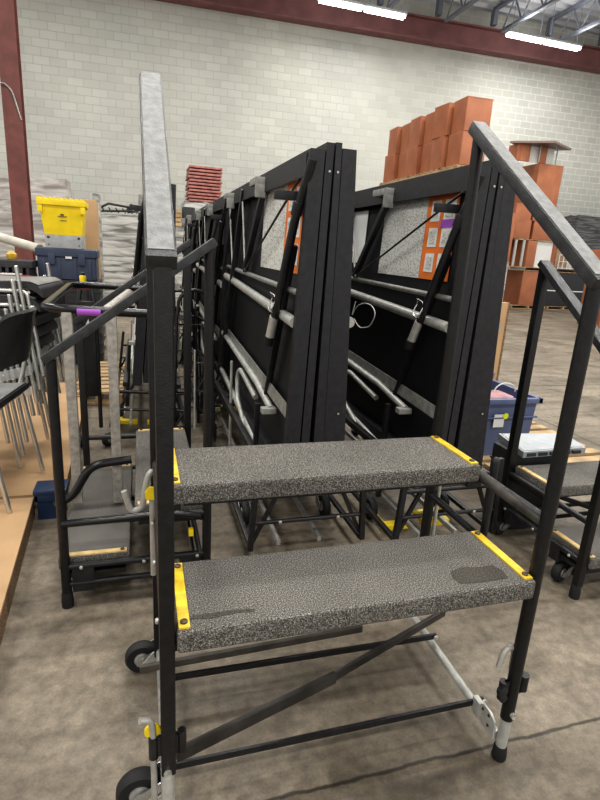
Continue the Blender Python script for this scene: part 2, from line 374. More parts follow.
# ------------------------------------------------------------------ portable stair units
def bolt(o, pos, axis, r=.007, m=BOLT, l=.006):
    MB().lathe([(r*.6, 0), (r, .002), (r, l), (r*.5, l+.002)], (0, 0, 0), axis, 12).build('bolt', m, o, True, pos)
def make_stair(label, tall, group, strips=YELLOW, worn=False, name='portable_stair'):
    h = .355 if tall else 0.
    W, D = .812, .464
    tn, tf = (1.172, 1.514) if tall else (.85, 1.195)
    t = thing(name, label, 'stair unit', (0, 0, 0), 0, group)
    def tread(nm, y0, y1, zt, st):
        m = MB().box(.019, .796, y0, y1, zt-.046, zt, .011, 4)
        # gently irregular carpet wrap
        o = m.build(nm, CARPET, t)
        bd = MB().box(.05, .767, y0+.015, y1-.015, zt-.056, zt-.044).build('under_board', BLACK, o)
        for side in (0, 1):
            x0 = .022 if side == 0 else .771
            e = MB().box(x0, x0+.021, y0+.010, y1-.010, zt-.004, zt+.004, .0015).build('edge_strip', st, o)
            pass
            for yy in (y0+.024, y1-.024):
                MB().lathe([(.007, 0), (.007, .003), (.004, .005)], (0, 0, 0), 'z', 12).build('strip_screw', DARKBOLT, e if False else o, True, (x0+.0105, yy, zt+.004))
        return o
    lo = tread('lower_tread', -.024, .204, .175+h, strips)
    up = tread('upper_tread', .224, .450, .347+h, strips)
    if worn:
        s = MB().prism([(.618, .004), (.66, -.002), (.738, .000), (.744, .03), (.732, .052), (.70, .050), (.655, .058), (.622, .048), (.612, .026)], 'z', .175+h-.001, .175+h+.0012).build('worn_patch', STAIN, lo)
        s['label'] = 'dark worn rectangle in the carpet'
        s = MB().prism([(.045, .010), (.08, .004), (.13, .010), (.165, .006), (.168, .014), (.13, .020), (.08, .018), (.05, .020)], 'z', .175+h-.001, .175+h+.0010).build('scuff_mark', STAIN, lo)
    # posts, rails
    zb = .175 if tall else .0
    for sx in (0., W):
        hr = MB().bar((sx, -.018, tn+.0), (sx, D+.016, tf+.02), .046, .026, .005, (0, 0, 1))
        hr = hr.build('handrail', RAIL, t)
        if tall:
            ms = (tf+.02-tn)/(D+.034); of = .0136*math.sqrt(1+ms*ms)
            c_ = MB().bar((sx, -.014, tn+ms*.004+of), (sx, D+.012, tn+ms*(D+.030)+of), .038, .0015, 0, (0, 0, 1)).build('top_sheen', RAILTOP, hr)  # thin cap strip carrying the painted sheen
            c_['label'] = 'scuffed top face of the handrail, pale grey from painted-in sheen'
        zl = .19 if (tall and sx == 0) else (.125 if tall else .05)
        if sx == 0:
            MB().box(-.0140+.002, .0140+.002, -.014, .014, zl, tn, .005, 2).build('post', POST, t).location = (sx, 0, 0)
            MB().box(-.0165, .0165, -.0165, .0165, .07, tf, .006, 2).build('post', POST, t).location = (sx, D, 0)
        else:
            MB().tube([(0, 0, zl), (0, 0, tn)], .0155, 16).build('post', POST, t).location = (sx, 0, 0)
            MB().tube([(0, 0, .07), (0, 0, tf)], .0155, 16).build('post', POST, t).location = (sx, D, 0)
        # side frame tubes
        MB().tube([(sx, 0, .31+h), (sx, D, .31+h)], .012, 12).build('side_rail', BLACK, t)
        MB().tube([(sx, 0, .15+h), (sx, D, .15+h)], .011, 12).build('side_rail', BLACK, t)
        for yy in (() if (tall and sx) else (.05, .25, .43)):
            for zz in (.15+h,):
                bolt(t, (sx+(-.018 if sx == 0 else .010), yy, zz), 'x', .006)
        # foot
        if tall and sx == 0:
            MB().tube([(sx, 0, .05), (sx, 0, .195)], .0135, 14).build('inner_leg', STEEL, t)
        elif tall:
            MB().tube([(sx, 0, .02), (sx, 0, .13)], .0135, 14).build('inner_leg', STEEL, t)
            MB().lathe([(.0170, 0), (.0185, .006), (.0160, .036), (.014, .040)], (sx, 0, 0), 'z', 18).build('rubber_foot', RUBBER, t)
        else:
            MB().lathe([(.0185, 0), (.0195, .02), (.0175, .05), (.016, .055)], (sx, 0, 0), 'z', 18).build('rubber_foot', RUBBER, t)
    # brackets holding treads to the side frames
    for sx, x0, x1 in ((0, .0, .045), (1, .77, W)):
        MB().box(x0, x1, .01, .19, .108+h, .124+h, .002).build('tread_bracket', BLACK, t)
        MB().box(x0, x1, .235, .44, .282+h, .298+h, .002).build('tread_bracket', BLACK, t)
    # cross tubes under the treads, riser posts
    if not tall:
        MB().tube([(0, D-.02, .29+h), (W, D-.02, .29+h)], .010, 10).build('cross_tube', BLACK, t)
        MB().tube([(0, D-.02, .13+h), (W, D-.02, .13+h)], .010, 10).build('cross_tube', BLACK, t)
    # casters on the left side
    if tall:
        caster(t, -.056, .086, .050, ang=-PI/2); caster(t, -.050, .49, .047, ang=-PI/2)
    else:
        caster(t, .020, .105, .042, ang=-PI/2+.3); caster(t, .010, .475, .042, ang=-PI/2+.35)
    if tall:
        MB().prism([(-.050, .030), (-.012, .060), (.0, .098), (.006, .098), (.006, .030)], 'y', .052, .056).build('caster_plate', STEEL, t)
        MB().prism([(-.050, .050), (-.02, .085), (.02, .10), (.02, .062)], 'y', .452, .456).build('caster_plate', STEEL, t)
        # low steel side tube on the right
        MB().tube([(W-.006, .012, .058), (W-.006, D, .066)], .0115, 12).build('base_tube', STEEL, t)
        MB().tube([(.0, .012, .088), (.0, D, .088)], .0115, 12).build('base_tube', STEELD, t)
        g = MB().prism([(.008, .052), (.050, .052), (.075, .064), (.066, .112), (.03, .112), (.012, .10)], 'x', W-.022, W-.017).build('gusset_plate', STEEL, t)
        g2 = MB().box(W-.034, W-.018, .060, .090, .066, .112, .004, 2).build('latch_plate', STEEL, t)
        for yy, zz in ((.032, .072), (.034, .10), (.058, .098)):
            MB().lathe([(.004, 0), (.004, .003)], (0, 0, 0), 'x', 10).build('hole', DARKBOLT, g, True, (W-.024, yy, zz))
        # flat cross bars near the floor
        MB().bar((-.0, .088, .092), (W, .088, .092), .008, .017, .002).build('cross_bar', BLACK, t)
        bolt(t, (W-.002, .076, .092), 'y', .008, BOLT, .006)
        MB().bar((-.055, .36, .120), (W-.23, .372, .128), .012, .020, .002).build('cross_bar', mat('dusty_bar', (.075, .066, .055), .6, 0, .3, 20), t)
        MB().bar((-.0, .345, .090), (W, .33, .094), .008, .018, .002).build('cross_bar', BLACK, t)
        bolt(t, (W-.004, .318, .094), 'y', .008, BOLT, .006)
        # folding diagonal brace: flattened dusty tube
        MB().bar((.020, .05, .165), (.42, .170, .172), .014, .032, .006).bar((.39, .161, .172), (.80, .29, .212), .012, .022, .005).build('diagonal_brace', mat('dusty_brace', (.034, .030, .028), .45, 0, .4, 14), t)
        # locking pin handles
        # near left
        MB().tube([(-.026, .0, .232), (-.026, .0, .282)], .0095, 14).build('pin_sleeve', BLACK, t)
        MB().tube([(.028, .0, .236), (.028, .0, .286)], .0088, 14, cap=True).build('pin_sleeve', BLACK, t)
        MB().lathe([(.0058, 0), (.0058, .0012)], (0, 0, 0), 'z', 14).build('sleeve_bore', mat('bore_black', (.002, .002, .002), .9), t, True, (.028, 0, .286))
        MB().box(-.032, .030, -.005, .005, .235, .280, .002).build('sleeve_web', BLACK, t)
        MB().tube(fillet([(-.026, 0, .10), (-.026, 0, .295), (-.030, -.006, .330), (-.050, -.012, .338)], .03, 6), .0062, 12).build('pin_handle', HOOK, t)
        MB().lathe([(.009, -.004), (.0155, -.003), (.0155, .003), (.009, .004)], (0, 0, 0), 'y', 20).build('pin_washer', YPLAS, t, True, (-.027, .004, .293))
        bolt(t, (.0, -.016, .200), 'y', .008, BOLT, -.006)
        # near right
        MB().tube([(W+.028, .0, .205), (W+.028, .0, .248)], .012, 14).build('pin_sleeve', BLACK, t)
        MB().tube([(W-.028, .0, .190), (W-.028, .0, .240)], .011, 14).build('pin_sleeve', BLACK, t)
        MB().box(W-.03, W+.03, -.005, .005, .198, .240, .002).build('sleeve_web', BLACK, t)
        kb = MB().lathe([(.006, 0), (.013, .003), (.014, .012), (.008, .018)], (W-.034, -.014, .218), 'y', 14).lathe([(.006, 0), (.011, .003), (.011, .012), (.007, .016)], (W-.028, -.012, .195), 'y', 14).build('clamp_knob', BLACK, t)
        MB().tube(fillet([(W-.002, .014, .26), (W-.006, .012, .326), (W-.038, .008, .328), (W-.050, .004, .282)], .024, 6), .0068, 12).build('pin_handle', HOOK, t)
        bolt(t, (W-.000, -.017, .148), 'y', .007, BOLT, -.006)
        # rear left handle with hanging rod
        MB().tube(fillet([(-.002, D-.01, .645), (-.020, D-.02, .640), (-.030, D-.02, .60), (-.038, D-.02, .545), (-.066, D-.02, .535), (-.082, D-.02, .595)], .028, 6), .0078, 12).build('pin_handle', HOOK, t)
        MB().tube([(-.014, D-.02, .345), (-.014, D-.02, .60)], .0072, 12).build('hanging_rod', HOOK, t)
        MB().prism([(-.030, .575), (-.008, .572), (-.002, .590), (-.010, .606), (-.022, .606), (-.031, .592)], 'y', D-.036, D-.026).build('pin_tab', YPLAS, t)
        # round-topped stub post beside the upper tread
        MB().lathe([(.0105, 0), (.0105, .40), (.009, .409), (.005, .413)], (W+.040, .244, .30), 'z', 16).tube([(W, .244, .40), (W+.04, .244, .40)], .008, 10).build('socket_post', BLACK, t)
        MB().tube([(W, .004, .660), (W, .262, .664)], .0145, 14).build('dusty_tube', mat('dusty_tube', (.055, .05, .043), .55, 0, .4, 25), t)
        MB().tube([(W+.022, D-.01, .12), (W+.022, D-.01, .60)], .0062, 10).build('steel_rod', STEEL, t)
    else:
        MB().bar((0, .03, .085), (W, .03, .085), .010, .020, .002).bar((0, .43, .085), (W, .43, .085), .010, .020, .002).build('cross_bar', BLACK, t)
        MB().bar((.03, .05, .07), (.78, .42, .28), .012, .02, .003).bar((.03, .42, .28), (.78, .05, .07), .012, .02, .003).build('diagonal_brace', BLACK, t)
        MB().box(-.008, .008, .10, .15, .085, .150, .003).build('caster_plate', BLACK, t)
        MB().box(-.008, .008, .40, .44, .085, .150, .003).build('caster_plate', BLACK, t)
        for ya in (.02, .37):
            MB().box(W-.008, W+.008, ya, ya+.07, .055, .150, .003).build('hinge_plate', BLACK, t)
        MB().tube([(W, -.0, .085), (W, D, .085)], .010, 12).build('side_rail', BLACK, t)
        MB().box(W-.014, W+.002, D-.17, D-.145, .15, .31, .002).build('side_upright', BLACK, t)
        MB().tube([(W+.012, .0, .315), (W+.012, .34, .322), (W+.012, .44, .305)], .0125, 12).build('side_handle', mat('gloss_black_tube', (.008, .008, .009), .2), t)
        MB().box(W-.02, W-.002, D-.062, D-.045, .218, .245, .004).build('pin_tab', YPLAS, t)
    return t
s1 = make_stair('large front two-tread carpeted stair unit with black handrails and yellow edge strips', True, None, YELLOW, True)
s1.location = (.03, .836, 0)
s2 = make_stair('low carpeted stair unit turned sideways at left, round cart frame inside it', False, None, CREAM)
s2.location = (-.26, 1.67+.812, 0); s2.rotation_euler = (0, 0, -PI/2)
s3 = copy_thing(s2, 'low carpeted stair unit at right edge, silver box beside its top tread', (1.550, 1.340, 0), 0)

# ------------------------------------------------------------------ folded stage decks
def zx(z, top, bot):   # x on a leaning line given x at z=1.52 and x at z=.52
    return bot+(top-bot)*(z-.52)
def make_deck(label, brake=True):
    L = 1.68
    t = thing('folded_stage', label, 'folding stage', (0, 0, 0), 0, 'folded stages on wheels')
    def slab(nm, xt0, xt1, xb0, xb1, z0, z1, y0, y1, m, parent=t):
        return MB().prism([(zx(z0, xt0, xb0), z0), (zx(z0, xt1, xb1), z0), (zx(z1, xt1, xb1), z1), (zx(z1, xt0, xb0), z1)], 'y', y0, y1).build(nm, m, parent, False)
    # inner boards
    slab('deck_board', -.028, -.002, -.052, -.020, .36, 1.548, .0, L, DECKE)
    slab('deck_board', .003, .024, -.004, .034, .36, 1.550, -.004, L, DECKE)
    # left folded half: recessed face + rim
    slab('underside_panel', -.045, -.031, -.075, -.058, .36, 1.51, .02, L-.02, DECKB)
    rim = MB()
    def rimpart(z0, z1, y0, y1):
        rim.prism([(zx(z0, -.082, -.114), z0), (zx(z0, -.032, -.058), z0), (zx(z1, -.032, -.058), z1), (zx(z1, -.082, -.114), z1)], 'y', y0, y1)
    rimpart(.34, 1.525, 0, .03); rimpart(.34, 1.525, L-.03, L); rimpart(1.49, 1.525, .03, L-.03); rimpart(.34, .39, .03, L-.03)
    rim.build('panel_rim', DECKE, t, False)
    slab('rim_lip', -.086, -.075, -.118, -.107, 1.445, 1.515, .03, L, DECKE)
    # right folded half
    slab('panel_rim', .028, .078, .036, .122, .34, 1.535, 0, L, DECKE)
    # bolts on the visible end
    for bx, bz in ((-.015, 1.46), (.014, 1.46), (.085, .62)):
        MB().lathe([(.002, 0), (.004, -.001), (.004, -.003)], (0, 0, 0), 'y', 10).build('bolt', BOLT, t, True, (bx, -.005, bz))
    fx = lambda z: zx(z, -.082, -.114)
    # sloping leg with steel foot
    lg = MB().tube([(fx(1.49)+.006, -.01, 1.49), (fx(1.3)-.018, .06, 1.30), (fx(.95)-.028, .20, .95)], .0155, 14).build('leg', BLACK, t)
    MB().tube([(fx(.95)-.03, .20,   .955), (fx(.86)-.032, .238, .862)], .0175, 14).build('leg_foot', STEEL, lg)
    MB().tube([(fx(.87)-.034, .234, .872), (fx(.84)-.034, .246, .838)], .0195, 14).build('rubber_foot', RUBBER, lg)
    MB().tube([(fx(1.36)-.016, .035, 1.36), (fx(1.32)-.018, .052, 1.32)], .0185, 14).build('leg_collar', DECKE, lg)
    MB().bar((fx(1.2)-.0, .10, 1.22), (fx(.56)+.01, .40, .56), .018, .026, .003, (1, 0, 0)).build('leg_strut', BLACK, t)
    # projecting stop arm
    MB().bar((fx(1.38)+.02, .10, 1.385), (fx(1.38)-.085, .11, 1.385), .028, .030, .004).build('stop_arm', DECKE, t)
    # second leg at the first bracket and further one
    for y0, y1, yb in ((.70, 1.02, .72), (1.52, 1.75, 1.54)):
        MB().bar((fx(1.48)+.010, y0, 1.485), (fx(1.1)-.0, min(y1, L+.02), 1.09), .030, .026, .004, (1, 0, 0)).build('support_leg', DECKE, t)
        MB().box(fx(1.5)-.045, fx(1.5)+.03, yb-.075, yb+.075, 1.475, 1.505, .004).box(fx(1.5)-.045, fx(1.5)+.0, yb-.075, yb-.05, 1.42, 1.476, .003).build('hinge_bracket', STEELD, t)
    MB().bar((fx(1.5)-.0, 1.18, 1.50), (fx(.6)-.01, 1.62, .45), .032, .028, .004, (1, 0, 0)).build('support_leg', BLACK, t)
    MB().tube([(fx(1.47)-.002, 1.19, 1.44), (fx(1.1)-.004, .99, 1.09)], .006, 8).build('tension_rod', STEELD, t)
    MB().tube([(fx(1.42)-.012, .05, 1.44), (fx(1.1)-.008, .97, 1.095)], .0048, 8).build('tension_rod', BLACK, t)
    MB().tube([(fx(1.45)-.002, 1.62, 1.45), (fx(1.05)-.004, 1.35, 1.02)], .006, 8).build('tension_rod', STEELD, t)
    # steel pipes along the panel
    MB().tube([(fx(.96)+.005, .03, .955), (fx(1.03)+.005, L-.02, 1.025)], .0205, 14).build('long_pipe', STEEL, t)
    MB().tube([(fx(1.06)+.012, .04, 1.060), (fx(1.08)+.012, L-.02, 1.085)], .0115, 12).build('thin_pipe', STEELD, t)
    MB().bar((fx(.63)+.01, .03, .615), (fx(.7)+.01, L-.03, .69), .006, .050, .001, (.1, 0, 1)).build('flat_bar', STEELD, t)
    MB().tube([(fx(.6)-.0, .26, .565), (fx(.62)-.0, .55, .605), (fx(.65)-.0, L-.05, .665)], .0150, 12).build('lower_pipe', STEEL, t)
    MB().tube([(fx(.32), .34, .315), (fx(.42), L-.05, .425)], .0150, 12).build('lower_pipe', STEEL, t)
    MB().tube(fillet([(fx(.56), .56, .53), (fx(.6)-.01, .92, .585), (fx(.6)-.01, 1.0, .54), (fx(.4)-.01, .96, .41), (fx(.32)-.01, .60, .30)], .05, 5), .0135, 12).build('pipe_loop', STEEL, t)
    MB().box(fx(.55)-.04, fx(.55)+.02, .235, .275, .548, .572, .003).build('pipe_clamp', STEEL, t)
    # right-hand face keeps matching pipes
    MB().tube([(.115, .03, .96), (.115, L-.02, 1.02)], .0205, 12).build('long_pipe', STEEL, t)
    # chain of wire on the leg
    w = []
    for k in range(15):
        a = k/14*2*PI; w.append((fx(1.0)-.042+.008*math.sin(3*a), .20+.030*math.cos(a), 1.005+.040*math.sin(a)))
    MB().tube(w, .0030, 6).build('lynch_wire', CHROME, t)
    MB().bar((fx(.55)-.035, .36, .10), (fx(.55)-.035, .36, .56), .022, .022, .003).build('carriage_post', BLACK, t)
    MB().tube([(fx(.55)-.035, 1.05, .10), (fx(.55)-.035, 1.05, .60)], .008, 10).build('steel_upright', STEEL, t)
    # wheeled carriage under the panels
    for yy in (.0, L-.10):
        for sx in (-1, 1):
            MB().bar((sx*.235, yy, .07), (sx*.215, yy, .42), .022, .022, .003).build('carriage_post', BLACK, t)
            MB().bar((sx*.225, yy+.01, .10), (sx*.10, yy+.01, .37), .014, .016, .002).build('carriage_brace', BLACK, t)
        MB().tube([(-.23, yy, .185), (.23, yy, .185)], .0085, 10).tube([(-.22, yy, .30), (.22, yy, .30)], .011, 10).build('carriage_tube', BLACK, t)
        for bx in (-.12, .12): bolt(t, (bx, yy-.012, .185), 'y', .007, BOLT, .004)
    MB().bar((-.16, 0, .345), (-.16, L-.1, .345), .03, .03, .003).bar((.16, 0, .345), (.16, L-.1, .345), .03, .03, .003).build('carriage_beam', BLACK, t)
    MB().bar((-.12, 0, .09), (-.12, L-.1, .09), .016, .022, .003).bar((.05, 0, .09), (.05, L-.1, .09), .016, .022, .003).build('carriage_beam', STEELD, t)
    MB().bar((-.23, 0, .08), (-.23, L-.1, .08), .02, .02, .003).bar((.23, 0, .08), (.23, L-.1, .08), .02, .02, .003).build('base_rail', BLACK, t)
    for sx in (-1, 1):
        for yy in (.34, L-.22):
            caster(t, sx*.19, yy, .052, brake=(brake and yy < .5), bdx=(.045 if sx < 0 else -.135))
    return t
a1 = make_deck('tall folded black stage deck in the centre, nearest of its row', False)
a1.location = (.62, 1.78, 0)
dB = make_deck('tall folded black stage deck right of centre with map and orange board on its side', True)
dB.location = (1.212, 1.72, 0)
copy_thing(dB, 'folded stage deck directly behind the centre one in its row', (.62, 3.56, 0), group='folded stages on wheels')
copy_thing(dB, 'folded stage deck third from the front in the centre row', (.62, 5.34, 0), group='folded stages on wheels')
copy_thing(dB, 'folded stage deck behind the right-hand one, mostly hidden', (1.212, 3.52, 0), group='folded stages on wheels')
copy_thing(dB, 'folded stage deck at left, leaning and seen end-on behind the left handrail', (.035, 3.3, 0), group='folded stages on wheels').rotation_euler = (0, .062, 0)

# thin-framed black racks crowded in the aisle behind the left stair
def frame_rack(label, x, y, hgt, rz):
    t = thing('tube_rack', label, 'rack', (x, y, 0), rz, 'thin black tube racks in the aisle')
    for sx in (-.13, .13):
        for sy in (-.2, .2):
            MB().tube([(sx, sy, 0), (sx*.8, sy, hgt)], .010, 8).build('upright', BLACK, t)
    for zz in (.12, .34, .52, hgt-.05):
        m = MB()
        k = 1-.2*zz/hgt
        m.tube([(-.13*k, -.2, zz), (.13*k, -.2, zz), (.13*k, .2, zz), (-.13*k, .2, zz)], .008, 8, closed=True)
        m.build('shelf_frame', BLACK, t)
    MB().tube([(-.12, -.2, .12), (.12, -.2, .52)], .008, 8).build('cross_brace', BLACK, t)
    MB().tube(fillet([(-.1, -.2, hgt), (-.09, -.2, hgt+.12), (0, -.2, hgt+.16), (.09, -.2, hgt+.12), (.1, -.2, hgt)], .05, 5), .010, 8).build('hoop', BLACK, t)
    MB().tube([(.0, -.21, .10), (.0, -.21, .60)], .006, 8).build('steel_rod', STEEL, t)
    return t
frame_rack('thin black tube rack in the aisle, nearest one, left of the centre deck row', .27, 3.35, .80, .15)
frame_rack('thin black tube rack in the aisle, just behind the nearest one', .31, 4.25, .72, -.2)
frame_rack('thin black tube rack in the aisle, farthest of the three', .28, 5.3, .85, .3)
tr = thing('hand_trolley', 'black hand trolley with chrome castor seen through the left cart frame', 'trolley', (-.30, 3.25, 0))
MB().box(-.045, .045, -.02, .02, .30, .86, .01).build('back_plate', BLACK, tr)
for sx in (-.05, .05): MB().tube(fillet([(sx, .0, .10), (sx, .0, .80), (sx*.6, .03, .92)], .05, 4), .012, 10).build('side_tube', BLACK, tr)
MB().prism([(-.02, .70), (.01, .76), (.02, .72), (.0, .66)], 'y', -.0225, -.0205).build('worn_sticker', WHITE, tr, False)
caster(tr, .09, -.06, .040, ang=-.6)
caster(tr, -.05, -.06, .040, ang=.2)

# papers hung on the deck faces
def sheet(name, ox, oy, y0, y1, z0, z1, m, label, cat, off=.0, group=None, skew=0.0):
    # follows the lean of the recessed face
    X = lambda z: ox + (-.075+.030*(z-.52)) - .004 - off
    o = MB()
    o.prism([(X(z0), z0), (X(z0)-.0015, z0), (X(z1)-.0015, z1), (X(z1), z1)], 'y', oy+y0, oy+y1)
    o = o.build(name, m, None, False); tag(o, label, cat, group); return o
def child_sheet(par, name, ox, oy, y0, y1, z0, z1, m, off):
    X = lambda z: ox + (-.075+.030*(z-.52)) - .004 - off
    return MB().prism([(X(z0), z0), (X(z0)-.0015, z0), (X(z1)-.0015, z1), (X(z1), z1)], 'y', oy+y0, oy+y1).build(name, m, par, False)
for ox, oy, nm in ((1.212, 1.72, 'right-hand'), (.62, 1.78, 'centre')):
    sheet('map_sheet', ox, oy, .585, .79, 1.12, 1.470, PLAN, 'pale printed site map on the %s folded deck, far half of the pair' % nm, 'poster')
    sheet('map_sheet', ox, oy, .375, .583, 1.12, 1.465, PLAN, 'pale printed site map beside the orange board on the %s folded deck' % nm, 'poster')
    ob = sheet('orange_board', ox, oy, .14, .372, 1.12, 1.460, ORANGE, 'orange card board with white slips on the %s folded deck' % nm, 'poster')
    for iy, (ya, yb) in enumerate(((.265, .335), (.155, .235))):
        for iz, (za, zb_) in enumerate(((1.15, 1.225), (1.25, 1.325), (1.35, 1.43))):
            child_sheet(ob, 'white_slip', ox, oy, ya, yb, za, zb_, WHITE, .002)
            child_sheet(ob, 'slip_print', ox, oy, ya+.014, yb-.014, za+.014, zb_-.014, PLAN, .0038)
    child_sheet(ob, 'purple_tape', ox, oy, .14, .245, 1.325, 1.355, PURPLE, .0046)
ps = sheet('notice_sheet', 1.212, 1.72, 1.00, 1.36, 1.16, 1.43, WHITE, 'white notice sheet with grey lines on the deck seen between the two big ones', 'paper')
for k, (za, zb_) in enumerate(((1.40, 1.42), (1.33, 1.345), (1.29, 1.30))):
    child_sheet(ps, 'printed_line', 1.212, 1.72, 1.18, 1.36, za, zb_, STEELD, .002)
# loop of thin white wire hanging from the right-hand deck's pipe
w = [(1.08, 2.60, .965), (1.07, 2.618, .877), (1.075, 2.577, .945), (1.08, 2.48, .972), (1.08, 2.392, .970), (1.075, 2.322, .937), (1.07, 2.366, .867), (1.075, 2.512, .840), (1.08, 2.60, .875)]
w = fillet(w, .05, 5)
tag(MB().tube(w, .0028, 6).build('wire_loop', WHITE), 'thin white wire loop hanging on the right-hand folded deck', 'wire')

# ------------------------------------------------------------------ grey cart frame inside the left stair
t = thing('cart_frame', 'black rounded push-cart frame on grey square posts inside the left stair unit', 'cart', (-.15, 2.05, 0))
lp = fillet([(.19, .0, .945), (-.13, .0, .955), (-.185, .05, .955), (-.185, .80, .975), (-.12, .88, .975), (.19, .88, .965)], .07, 6)
MB().tube(lp, .0165, 12).build('top_loop', mat('gloss_black_tube', (.008, .008, .009), .2), t)
MB().tube([(-.07, .0, .951), (.01, .0, .949)], .0172, 12).build('purple_tape', PURPLE, t)
for dx in (-.105, .045):
    MB().box(dx-.0175, dx+.0175, -.0175, .0175, .19 if dx > 0 else .20, .945, .004).build('grey_post', GREYPOST, t)
MB().tube(fillet([(-.185, -.02, .20), (-.12, -.02, .235), (-.05, -.02, .36), (.10, -.02, .375)], .05, 6), .0165, 12).build('lower_loop', MATS['gloss_black_tube'], t)
MB().tube([(.02, .02, .945), (.10, .38, .985)], .018, 12).build('push_grip', GREYPOST, t)

# ------------------------------------------------------------------ cardboard and totes on the floor at left
def boardstack(name, poly, z0, z1, label):
    t = thing(name, label, 'cardboard', (0, 0, 0))
    MB().prism(poly, 'z', z1-.012, z1).build('top_sheet', CARD, t, False)
    MB().prism(poly, 'z', z0, z1-.012).build('layered_edge', CARDE, t, False)
    return t
boardstack('cardboard_stack', [(-.42, 1.30), (-.475, 2.36), (-1.4, 2.36), (-1.4, 1.25)], 0, .085, 'thick stack of cardboard sheets on the floor in the lower left corner')
boardstack('cardboard_stack', [(-.36, 2.42), (-.42, 4.5), (-2.2, 4.5), (-2.2, 2.40)], 0, .070, 'wide tan cardboard sheets on the floor under the chrome chairs')
def tub(name, label, x0, x1, y0, y1, z0, z1, m, rim=.012, open_=True, taper=.03, cat='bin'):
    t = thing(name, label, cat, ((x0+x1)/2, (y0+y1)/2, z0)); hx, hy, hh = (x1-x0)/2, (y1-y0)/2, z1-z0; th = .006
    b = bmesh.new()
    def ring(sx, sy, z): return [b.verts.new((a*sx, c*sy, z)) for a, c in ((-1, -1), (1, -1), (1, 1), (-1, 1))]
    rs = [ring(hx-taper, hy-taper, 0), ring(hx-rim, hy-rim, hh-.02)]
    ins = [ring(hx-rim-th, hy-rim-th, hh-.02), ring(hx-taper-th, hy-taper-th, .01)]
    seq = rs+ins
    b.faces.new(rs[0][::-1]); b.faces.new(ins[1])
    for p, q in zip(seq, seq[1:]):
        for j in range(4): b.faces.new((p[j], p[(j+1) % 4], q[(j+1) % 4], q[j]))
    m_ = MB(); m_._merge(b); m_.build('tub', m, t, False)
    r = MB()
    for (a0, a1, b0, b1) in ((-hx, hx, -hy, -hy+rim+th), (-hx, hx, hy-rim-th, hy), (-hx, -hx+rim+th, -hy, hy), (hx-rim-th, hx, -hy, hy)):
        r.box(a0, a1, b0, b1, hh-.03, hh, .003)
    r.build('rim', m, t)
    if not open_: MB().box(-hx-.004, hx+.004, -hy-.004, hy+.004, hh, hh+.022, .008).build('lid', m, t)
    return t
tub('plastic_tub', 'royal blue plastic tub on the floor beside the left stair unit foot', -.462, -.335, 2.295, 2.405, 0, .120, BLUED, .01, False, .010)

# ------------------------------------------------------------------ pallets
def pallet(label, x0, x1, y0, y1, z0, nslat=7, h=.10, group=None, along='x'):
    t = thing('wooden_pallet', label, 'pallet', ((x0+x1)/2, (y0+y1)/2, z0), 0, group); hx, hy = (x1-x0)/2, (y1-y0)/2
    m = MB()
    for i in range(nslat):
        c = -hy+(i+.5)*2*hy/nslat; w = hy/nslat*.62
        m.box(-hx, hx, c-w, c+w, h-.018, h)
    for i in range(3):
        c = (-hy+.06, 0, hy-.06)[i]; m.box(-hx, hx, c-.045, c+.045, 0, .015)
    m.build('deck_slats', WOOD, t, False)
    for c in (-hx+.03, 0, hx-.03): MB().box(c-.02, c+.02, -hy, hy, .015, h-.018).build('stringer', WOOD, t, False)
    return t
pallet('bare wooden pallet on the floor behind the left stair unit', -.50, -.14, 4.05, 5.2, 0, 9)
pallet('wooden pallet on the floor under the slate blue tote', 1.86, 2.75, 2.28, 3.1, 0, 7)

# ------------------------------------------------------------------ slate blue tote and contents
tt = tub('storage_tote', 'slate blue storage tote with yellow sticker standing on the pallet at right', 1.86, 2.25, 2.44, 2.95, .10, .455, TOTE, .022, True, .035)
MB().box(-.115, -.045, -.244, -.241, .185, .262).build('paper_label', WHITE, tt, False)
MB().lathe([(.018, 0), (.018, -.002)], (-.040, -.245, .252), 'y', 18).build('round_sticker', mat('lime_sticker', (.75, .8, .02), .5), tt)
MB().box(-.185, .185, -.245, -.230, .235, .245, .003).build('moulded_ridge', TOTE, tt)
o = MB().lathe([(.05, 0), (.065, .10), (.068, .12), (.06, .12), (.05, .04)], (2.02, 2.72, .44), 'z', 20).build('mauve_pot', MAUVE); tag(o, 'mauve plastic pot standing in the slate blue tote', 'pot')
o = MB().box(1.90, 2.10, 2.50, 2.66, .32, .455, .02, 3).build('pink_parcel', mat('dusty_pink', (.45, .25, .27), .6, 0, .2, 20)); tag(o, 'dusty pink wrapped parcel inside the slate blue tote', 'parcel')
hp = [(2.10+.075*math.cos(a), 2.60, .455+.055*math.sin(a)) for a in [i/12*PI for i in range(13)]]
o = MB().tube(hp, .004, 8).build('wire_hoop', WHITE); tag(o, 'white wire hoop arching over the slate blue tote', 'wire')
o = MB().box(1.95, 2.20, 2.52, 2.85, .14, .35, .01).build('folded_cloth', mat('dark_cloth', (.05, .05, .06), .9)); tag(o, 'dark folded cloth low inside the slate blue tote', 'cloth')

